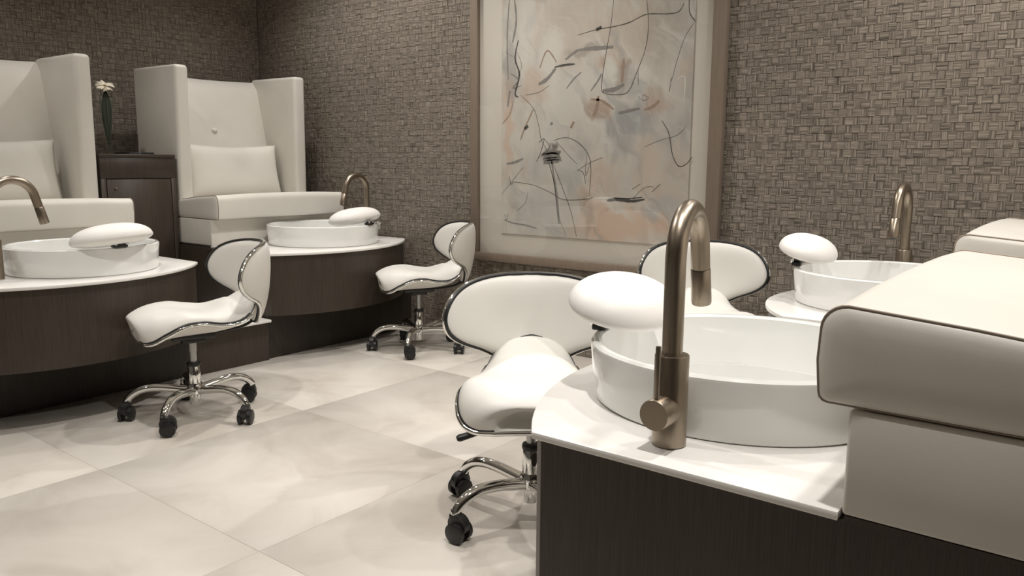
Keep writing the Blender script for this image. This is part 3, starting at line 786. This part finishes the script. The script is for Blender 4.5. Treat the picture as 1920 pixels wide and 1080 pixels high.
    # ---- mount, piston, hub
    bg = Bag().add(box_data(-0.085, 0.085, -0.05, 0.05, 0.332, 0.356, 0.006, 2)).add(box_data(-0.045, 0.045, -0.035, 0.035, 0.315, 0.334, 0.004, 2))
    bg.build('mount', M['black'], t)
    tube('back_bar', spline([(-0.05, 0, 0.344), (-0.14, 0, 0.348), (-0.215, 0, 0.362), (-0.268, 0, 0.395), (-0.292, 0, 0.45)], 5), 0.012, M['black'], t, 8, False, 0.5)
    lv = tube('lever', [(0.03, 0.0, 0.340), (0.07, -0.11, 0.326), (0.085, -0.15, 0.316)], 0.004, M['piston'], t, 8)
    Bag().add(tube_data([(0.083, -0.142, 0.318), (0.087, -0.155, 0.314), (0.102, -0.205, 0.302), (0.104, -0.212, 0.300)], [0.008, 0.013, 0.016, 0.010], 12, False, 0.6)).build('lever_paddle', M['black'], lv)
    lathe('piston', [(0.0, 0.21), (0.0145, 0.21), (0.0145, 0.275), (0.0165, 0.276), (0.0165, 0.318), (0.0, 0.318)], M['piston'], t, 24)
    lathe('collar', [(0.0, 0.214), (0.026, 0.214), (0.0275, 0.217), (0.0275, 0.226), (0.025, 0.231), (0.0, 0.231)], M['black'], t, 28)
    lathe('sleeve', [(0.0, 0.132), (0.025, 0.132), (0.0255, 0.134), (0.0255, 0.212), (0.024, 0.2145), (0.0, 0.2145)], M['chrome'], t, 32)
    lathe('hub', [(0.0, 0.094), (0.030, 0.094), (0.034, 0.098), (0.034, 0.128), (0.029, 0.140), (0.0, 0.141)], M['chrome'], t, 32)
    lathe('hub_sleeve', [(0.0, 0.050), (0.021, 0.050), (0.0225, 0.052), (0.0225, 0.094), (0.0, 0.094)], M['chrome'], t, 28)
    for k in range(5):
        a = 2 * PI * k / 5; ca, sa = math.cos(a), math.sin(a)
        path = [(0.028, 0.111), (0.07, 0.118), (0.12, 0.126), (0.17, 0.129), (0.21, 0.122), (0.24, 0.106), (0.258, 0.088), (0.264, 0.074)]
        pts = spline([(r_ * ca, r_ * sa, z_) for r_, z_ in path], 4); nn = len(pts)
        leg = tube('leg', pts, [0.0185 - 0.0040 * i / (nn - 1) for i in range(nn)], M['chrome'], t, 12)
        # twin wheel caster, trailing sideways
        ang = a + (1.9, -1.2, 2.4, -2.0, 1.4)[k]; cc, cs = math.cos(ang), math.sin(ang); bx_, by_ = 0.264 * ca, 0.264 * sa
        def T_(V): return [(bx_ + (v[0] * 1.15 + 0.013) * cc - v[1] * 1.12 * cs, by_ + (v[0] * 1.15 + 0.013) * cs + v[1] * 1.12 * cc, v[2] * 1.13) for v in V]
        hood = []
        V, Fc = tube_data([(0, -0.020, 0.034), (0, -0.019, 0.034), (0, 0.019, 0.034), (0, 0.020, 0.034)], [0.022, 0.0275, 0.0275, 0.022], 22)
        V = [Vector((v[0] * 1.0, v[1] * 0.55, v[2] + 0.010)) for v in V]
        hb = Bag().add((V, Fc)).add(box_data(-0.024, 0.010, -0.013, 0.013, 0.035, 0.071, 0.006, 2)).add(tube_data([(-0.012, 0, 0.060), (-0.012, 0, 0.080)], 0.0105, 12))
        hb.V = T_(hb.V); hb.build('caster_hood', M['black'], leg)
        for s in (-1, 1):
            V, Fc = tube_data([(0, s * 0.010, 0.0265), (0, s * 0.011, 0.0265), (0, s * 0.023, 0.0265), (0, s * 0.026, 0.0265)], [0.022, 0.0262, 0.0262, 0.019], 22)
            wb = Bag().add((V, Fc)); wb.V = T_(wb.V); wb.build('caster_wheel', M['black'], leg)
    return t
stool = make_stool()
def facing(dx, dy): return math.atan2(dy, dx)
ST_POS = [((-3.010, 1.706), facing(-0.31, -0.95), 'white saddle stool with chrome trim standing alone in the middle of the left aisle'),
          ((-3.150, 3.172), facing(-0.60, -0.80), 'white saddle stool with chrome trim at the back wall left of the painting'),
          ((-1.335, 1.808), facing(0.60, -0.80), 'white saddle stool nearest the viewer, with a black lever, behind the near countertop'),
          ((-1.330, 3.000), facing(0.52, -0.85), 'white saddle stool seen through the big faucet, below the painting corner')]
BASE_ROT = [math.atan2(-0.22, 0.149), math.atan2(-0.282, 0.167), math.atan2(-0.273, -0.082), 0.3]
for i, (p, a, l) in enumerate(ST_POS):
    o = stool if i == 0 else copy_tree(stool)
    o.location = (p[0], p[1], 0.0006); o.rotation_euler = (0, 0, a); tag(o, l, 'stool', 'white saddle stools')
    if i == 2:                                               # this one's gas lift is let down a little
        for ch in o.children:
            if ch.name.split('.')[0] in ('seat', 'seat_shell', 'backrest', 'back_shell', 'mount', 'back_bar', 'lever', 'piston'): ch.location.z -= 0.022
    # the star base swivels freely under the seat
    for ch in o.children:
        if ch.name.startswith('leg') or ch.name.startswith('hub'): ch.rotation_euler = (0, 0, BASE_ROT[i] - a)

# ------------------------------------------------------------------ framed painting
PX0, PX1, PZ0, PZ1 = -3.092, -1.540, 0.488, 2.42
pc = tag(empty('framed_painting', ((PX0 + PX1) / 2, BACK_Y, PZ0)), 'large framed abstract painting in grey, cream and peach with black scribbles', 'painting')
ox, oy, oz = pc.location
def PB(name, x0, x1, y0, y1, z0, z1, m, par, bev=0.0): return box(name, x0 - ox, x1 - ox, y0 - oy, y1 - oy, z0 - oz, z1 - oz, m, par, bev, 2)
fw, dp = 0.055, 0.040; WY = BACK_Y - 0.006
PB('frame_rail', PX0, PX1, WY - dp, WY, PZ0, PZ0 + 0.047, M['frame'], pc, 0.0015)
PB('frame_rail', PX0, PX1, WY - dp, WY, PZ1 - 0.047, PZ1, M['frame'], pc, 0.0015)
PB('frame_stile', PX0, PX0 + fw, WY - dp, WY, PZ0 + 0.0475, PZ1 - 0.0475, M['frame'], pc, 0.0015)
PB('frame_stile', PX1 - 0.066, PX1, WY - dp, WY, PZ0 + 0.0475, PZ1 - 0.0475, M['frame'], pc, 0.0015)
IX0, IX1, IZ0, IZ1 = PX0 + fw, PX1 - 0.066, PZ0 + 0.047, PZ1 - 0.047
PB('mat_board', IX0, IX1, WY - 0.012, WY - 0.002, IZ0, IZ1, M['mat_board'], pc)
AX0, AX1, AZ0, AZ1 = -2.872, -1.706, 0.655, 2.25; AY = WY - 0.019
def art_px(px, py):
    p = on_y(px, py, AY); return p.x, p.z
def paint_material():
    m = mat('abstract_paint', (0.5, 0.47, 0.42), 0.7, 0, 0.3); N, L, b = nt(m)
    tc = N.new('ShaderNodeTexCoord')
    def noise(scale, detail, st=(1, 1, 1), dist=0.0):
        mp = N.new('ShaderNodeMapping'); mp.inputs['Scale'].default_value = st; L.new(tc.outputs['Object'], mp.inputs[0])
        n = N.new('ShaderNodeTexNoise'); n.inputs['Scale'].default_value = scale; n.inputs['Detail'].default_value = detail; n.inputs['Distortion'].default_value = dist; L.new(mp.outputs[0], n.inputs['Vector']); return n
    base = noise(3.2, 5, (1.3, 1, 0.7), 0.8)
    r0 = ramp(m, base.outputs[0], [(0.30, (0.46, 0.44, 0.40)), (0.48, (0.57, 0.535, 0.475)), (0.62, (0.62, 0.59, 0.53)), (0.78, (0.44, 0.43, 0.40))])
    cur = r0.outputs[0]
    warp = noise(5.5, 4); warp2 = noise(16, 3, (2.2, 1, 0.6))
    wv = N.new('ShaderNodeVectorMath'); wv.operation = 'MULTIPLY_ADD'; wv.inputs[1].default_value = (0.24, 0, 0.24); L.new(warp.outputs['Color'], wv.inputs[0]); L.new(tc.outputs['Object'], wv.inputs[2])
    # patches of colour: px, py, half sizes in metres, rotation, colour, opacity
    PATCH = [(1180, 60, .26, .16, 0, (.50, .42, .34), .7), (1060, 60, .18, .20, 0, (.50, .43, .36), .6), (1255, 60, .14, .2, 0, (.36, .33, .28), .5),
             (1150, 420, .30, .12, 0, (.60, .44, .33), .85), (1120, 350, .12, .16, .3, (.56, .43, .34), .55), (1245, 390, .12, .12, 0, (.42, .41, .39), .6),
             (1015, 400, .20, .14, 0, (.50, .49, .45), .7), (1175, 225, .16, .07, 0, (.33, .335, .33), .8), (1160, 270, .10, .12, 0, (.36, .35, .335), .6),
             (1120, 205, .08, .05, .4, (.40, .27, .19), .7), (1225, 195, .08, .05, -.5, (.46, .33, .25), .6), (1150, 120, .13, .035, 0, (.45, .31, .23), .65),
             (1175, 145, .05, .09, .2, (.30, .25, .20), .6), (1148, 140, .05, .075, .35, (.62, .60, .54), .9), (1200, 165, .08, .06, 0, (.38, .385, .37), .6),
             (1035, 105, .08, .12, 0, (.64, .62, .56), .7), (1100, 90, .14, .03, .1, (.30, .27, .23), .55), (1060, 195, .06, .20, .6, (.57, .55, .49), .6),
             (1000, 160, .10, .10, .7, (.54, .40, .30), .5), (950, 240, .03, .30, 0, (.58, .41, .30), .6), (955, 130, .035, .22, 0, (.30, .29, .27), .55),
             (1290, 180, .05, .28, .1, (.40, .37, .33), .55), (1270, 330, .10, .14, 0, (.58, .50, .42), .55), (1215, 320, .08, .2, 0, (.58, .45, .35), .5),
             (1215, 410, .05, .06, .2, (.30, .31, .31), .5), (1235, 425, .05, .08, .3, (.56, .36, .24), .6), (1070, 330, .10, .10, 0, (.44, .44, .42), .6),
             (1100, 400, .04, .14, 0, (.32, .25, .19), .5), (1033, 293, .045, .035, .2, (.10, .095, .085), .85), (1160, 375, .16, .02, 0, (.64, .58, .50), .5), (1000, 310, .10, .10, 0, (.48, .47, .44), .6)]
    for (px, py, sx, sz, rot, c, op) in PATCH:
        X, Z = art_px(px, py); X -= ox; Z -= oz
        s = N.new('ShaderNodeVectorMath'); s.operation = 'SUBTRACT'; s.inputs[1].default_value = (X + 0.12, 0, Z + 0.12); L.new(wv.outputs[0], s.inputs[0])
        mp = N.new('ShaderNodeMapping'); mp.vector_type = 'TEXTURE'; mp.inputs['Rotation'].default_value = (0, rot, 0); mp.inputs['Scale'].default_value = (sx, 1e3, sz); L.new(s.outputs[0], mp.inputs[0])
        ln = N.new('ShaderNodeVectorMath'); ln.operation = 'LENGTH'; L.new(mp.outputs[0], ln.inputs[0])
        ad = N.new('ShaderNodeMath'); ad.operation = 'MULTIPLY_ADD'; ad.inputs[1].default_value = 0.9; L.new(warp2.outputs[0], ad.inputs[0]); L.new(ln.outputs['Value'], ad.inputs[2])
        mr = N.new('ShaderNodeMapRange'); mr.interpolation_type = 'SMOOTHSTEP'; mr.inputs[1].default_value = 1.75; mr.inputs[2].default_value = 0.95; mr.inputs[3].default_value = 0; mr.inputs[4].default_value = op; L.new(ad.outputs[0], mr.inputs[0])
        mx = N.new('ShaderNodeMix'); mx.data_type = 'RGBA'; L.new(mr.outputs[0], mx.inputs[0]); L.new(cur, mx.inputs[6]); mx.inputs[7].default_value = (*c, 1); cur = mx.outputs[2]
    for (sc, rot, st, lo, hi, c, op) in ((2.4, 0.75, (5.0, 1, 0.8), 0.55, 0.70, (.62, .60, .545), .75), (2.0, 0.6, (6.0, 1, 0.9), 0.56, 0.72, (.34, .335, .315), .6), (3.0, -0.35, (5.0, 1, 0.7), 0.60, 0.74, (.56, .42, .32), .5), (5.0, 0.9, (9, 1, 0.8), 0.58, 0.72, (.60, .58, .53), .5)):
        mp = N.new('ShaderNodeMapping'); mp.vector_type = 'POINT'; mp.inputs['Rotation'].default_value = (0, rot, 0); L.new(wv.outputs[0], mp.inputs[0])
        m2 = N.new('ShaderNodeMapping'); m2.inputs['Scale'].default_value = st; m2.inputs['Location'].default_value = (sc * 3.1, 0, rot * 7); L.new(mp.outputs[0], m2.inputs[0])
        n = N.new('ShaderNodeTexNoise'); n.inputs['Scale'].default_value = sc; n.inputs['Detail'].default_value = 5; n.inputs['Distortion'].default_value = 0.5; L.new(m2.outputs[0], n.inputs['Vector'])
        mr = N.new('ShaderNodeMapRange'); mr.inputs[1].default_value = lo; mr.inputs[2].default_value = hi; mr.inputs[3].default_value = 0; mr.inputs[4].default_value = op; L.new(n.outputs[0], mr.inputs[0])
        mx = N.new('ShaderNodeMix'); mx.data_type = 'RGBA'; L.new(mr.outputs[0], mx.inputs[0]); L.new(cur, mx.inputs[6]); mx.inputs[7].default_value = (*c, 1); cur = mx.outputs[2]
    L.new(cur, b.inputs['Base Color']); return m
PB('painted_sheet', AX0, AX1, AY, WY - 0.0125, AZ0, AZ1, paint_material(), pc)
M['ink'] = mat('charcoal', (0.08, 0.078, 0.07), 0.9); M['soft_ink'] = mat('soft_charcoal', (0.24, 0.23, 0.21), 0.9); M['rust'] = mat('brown_paint', (0.34, 0.25, 0.19), 0.9); M['white_paint'] = mat('white_paint', (0.68, 0.66, 0.60), 0.8)
def stroke(pts, w, m='ink', n=7):
    P = [Vector((*art_px(*p), 0)) for p in pts]; P = spline(P, n) if len(P) > 2 else P
    V, Fc = [], []; N_ = len(P)
    for i, p in enumerate(P):
        d = (P[min(i + 1, N_ - 1)] - P[max(i - 1, 0)]).normalized(); nrm = Vector((-d.y, d.x, 0))
        ww = w * (0.25 + 0.75 * math.sin(PI * min(1, max(0.0, (i + 0.5) / N_)) ) ** 0.4) * random.uniform(0.75, 1.2) / 2
        for s in (-1, 1): q = p + nrm * ww * s; V += [(q.x - ox, AY - 0.0009 - oy, q.y - oz), (q.x - ox, AY - oy + 0.0002, q.y - oz)]
    for i in range(N_ - 1):
        a, b = i * 4, i * 4 + 4
        Fc += [(a, a + 2, b + 2, b), (a, b, b + 1, a + 1), (a + 2, a + 3, b + 3, b + 2)]
    Fc += [(0, 1, 3, 2), (N_ * 4 - 4, N_ * 4 - 2, N_ * 4 - 1, N_ * 4 - 3)]
    return mesh_obj('brush_stroke', V, Fc, M[m], pc, False)
T1, T2, T3 = 0.0030, 0.0044, 0.012
for pts, w, m in [
    ([(1152, -12), (1145, 50), (1133, 120), (1128, 163), (1134, 175), (1165, 177), (1180, 169), (1193, 138), (1210, 92), (1216, 45), (1212, -8)], T1, 'ink'),
    ([(1083, 66), (1120, 55), (1150, 50), (1180, 42), (1212, 27), (1250, 26), (1272, 22), (1283, 6)], T2, 'ink'), ([(1118, 56), (1128, 51)], 0.016, 'ink'),
    ([(1293, -10), (1293, 22), (1304, 40)], T2, 'ink'), ([(1302, 42), (1285, 68), (1272, 105), (1259, 152)], T1, 'soft_ink'), ([(1259, 145), (1255, 172)], T1, 'soft_ink'),
    ([(976, 178), (1000, 203), (1010, 235), (1015, 262), (1028, 285)], T2, 'soft_ink'), ([(985, 178), (1010, 173), (1030, 160)], 0.003, 'soft_ink'),
    ([(1038, 263), (1062, 258), (1085, 268), (1103, 290), (1108, 318), (1105, 365)], T1, 'ink'), ([(1042, 264), (1065, 290), (1083, 308)], T1, 'soft_ink'),
    ([(963, 341), (1000, 347), (1034, 362), (1056, 374), (1092, 374), (1112, 370)], T1, 'ink'), ([(1100, 371), (1140, 372)], 0.006, 'white_paint'),
    ([(1138, 376), (1160, 374), (1185, 377), (1208, 374)], 0.017, 'ink'), ([(1150, 371), (1180, 372), (1204, 370)], 0.006, 'ink'),
    ([(1241, 226), (1254, 250), (1261, 290), (1272, 311), (1286, 308), (1298, 294)], T2, 'ink'), ([(1209, 275), (1240, 262), (1268, 254), (1286, 238)], T1, 'soft_ink'),
    ([(1028, 305), (1040, 345), (1046, 400), (1062, 443)], T1, 'soft_ink'), ([(1036, 305), (1052, 345), (1070, 395), (1081, 444)], T1, 'ink'), ([(1030, 306), (1036, 330), (1042, 356)], T1, 'ink'), ([(1034, 300), (1044, 372), (1048, 420)], 0.016, 'soft_ink'),
    ([(1006, 303), (1014, 285), (1020, 260), (1010, 268)], T1, 'ink'), ([(1020, 260), (1030, 276), (1012, 295)], T1, 'ink'),
    ([(1010, 158), (1026, 148), (1042, 128)], 0.020, 'soft_ink'), ([(1040, 126), (1058, 122), (1078, 120)], 0.010, 'ink'), ([(1012, 128), (1026, 95), (1044, 117)], 0.008, 'rust'),
    ([(950, 307), (966, 304), (981, 297)], 0.014, 'soft_ink'), ([(945, 412), (962, 418), (985, 422), (1006, 428)], 0.008, 'soft_ink'), ([(952, 400), (950, 412), (946, 402)], T1, 'ink'),
    ([(942, 362), (960, 340), (980, 314)], T1, 'soft_ink'), ([(1084, 318), (1094, 325), (1098, 345)], T1, 'ink'), ([(1082, 320), (1104, 306), (1130, 295)], T1, 'soft_ink'),
    ([(1188, 371), (1208, 352), (1226, 350)], T1, 'soft_ink'), ([(1108, 186), (1126, 188), (1140, 196), (1150, 205)], 0.013, 'rust'), ([(1160, 212), (1185, 206), (1200, 203)], 0.014, 'soft_ink'), ([(1208, 206), (1226, 198), (1236, 188)], 0.014, 'rust'),
    ([(965, 0), (968, 40), (961, 80)], 0.012, 'soft_ink'), ([(972, 75), (966, 110), (974, 140), (966, 175), (972, 182)], 0.010, 'ink'), ([(958, 138), (972, 150), (962, 165), (978, 160)], T1, 'ink'), ([(965, 90), (978, 122), (968, 150)], T1, 'soft_ink'),
    ([(955, 0), (951, 70), (953, 150)], 0.008, 'soft_ink'), ([(948, 98), (962, 106)], T1, 'soft_ink'), ([(942, 232), (956, 214), (962, 190)], 0.006, 'rust'), ([(956, 170), (952, 200)], 0.014, 'soft_ink'),
    ([(984, 242), (990, 236)], 0.018, 'ink'), ([(976, 262), (984, 240), (1000, 205)], 0.010, 'rust'), ([(1032, 234), (1036, 230)], 0.016, 'soft_ink'), ([(1070, 240), (1076, 228)], 0.016, 'rust'),
    ([(1094, 92), (1120, 90), (1150, 88)], 0.020, 'soft_ink'), ([(1060, 112), (1080, 96), (1094, 92)], 0.012, 'soft_ink'), ([(1196, 130), (1197, 160)], 0.003, 'soft_ink'), ([(1196, 180), (1206, 188), (1216, 183), (1204, 178), (1207, 190)], T1, 'soft_ink'),
    ([(1122, 180), (1118, 205), (1112, 218)], 0.020, 'rust'), ([(1130, 170), (1150, 168), (1170, 158)], 0.022, 'soft_ink'), ([(1170, 110), (1168, 130), (1166, 155)], 0.016, 'rust'),
    ([(1062, 166), (1076, 148), (1090, 135)], 0.007, 'soft_ink'), ([(1108, 170), (1122, 150), (1128, 138)], 0.008, 'soft_ink'),
    ([(955, 330), (958, 345), (963, 340)], T1, 'ink'), ([(1222, 360), (1238, 345)], 0.005, 'soft_ink'), ([(1185, 355), (1200, 345)], 0.004, 'soft_ink'),
    ([(1100, 288), (1098, 330), (1108, 300)], 0.003, 'soft_ink'), ([(970, 395), (985, 380), (990, 360)], 0.003, 'soft_ink'), ([(1270, 150), (1284, 145), (1283, 190)], 0.006, 'white_paint')]:
    stroke(pts, w, m)
# scribbled blot
for k in range(9):
    yy = 284 + k * 2.4; stroke([(1017 + random.uniform(-3, 3), yy + 3), (1034, yy + random.uniform(-2, 2)), (1051 + random.uniform(-3, 3), yy)], 0.011, 'soft_ink')
PB('glazing', IX0 + 0.0005, IX1 - 0.0005, WY - 0.033, WY - 0.030, IZ0 + 0.0005, IZ1 - 0.0005, M['glass'], pc)
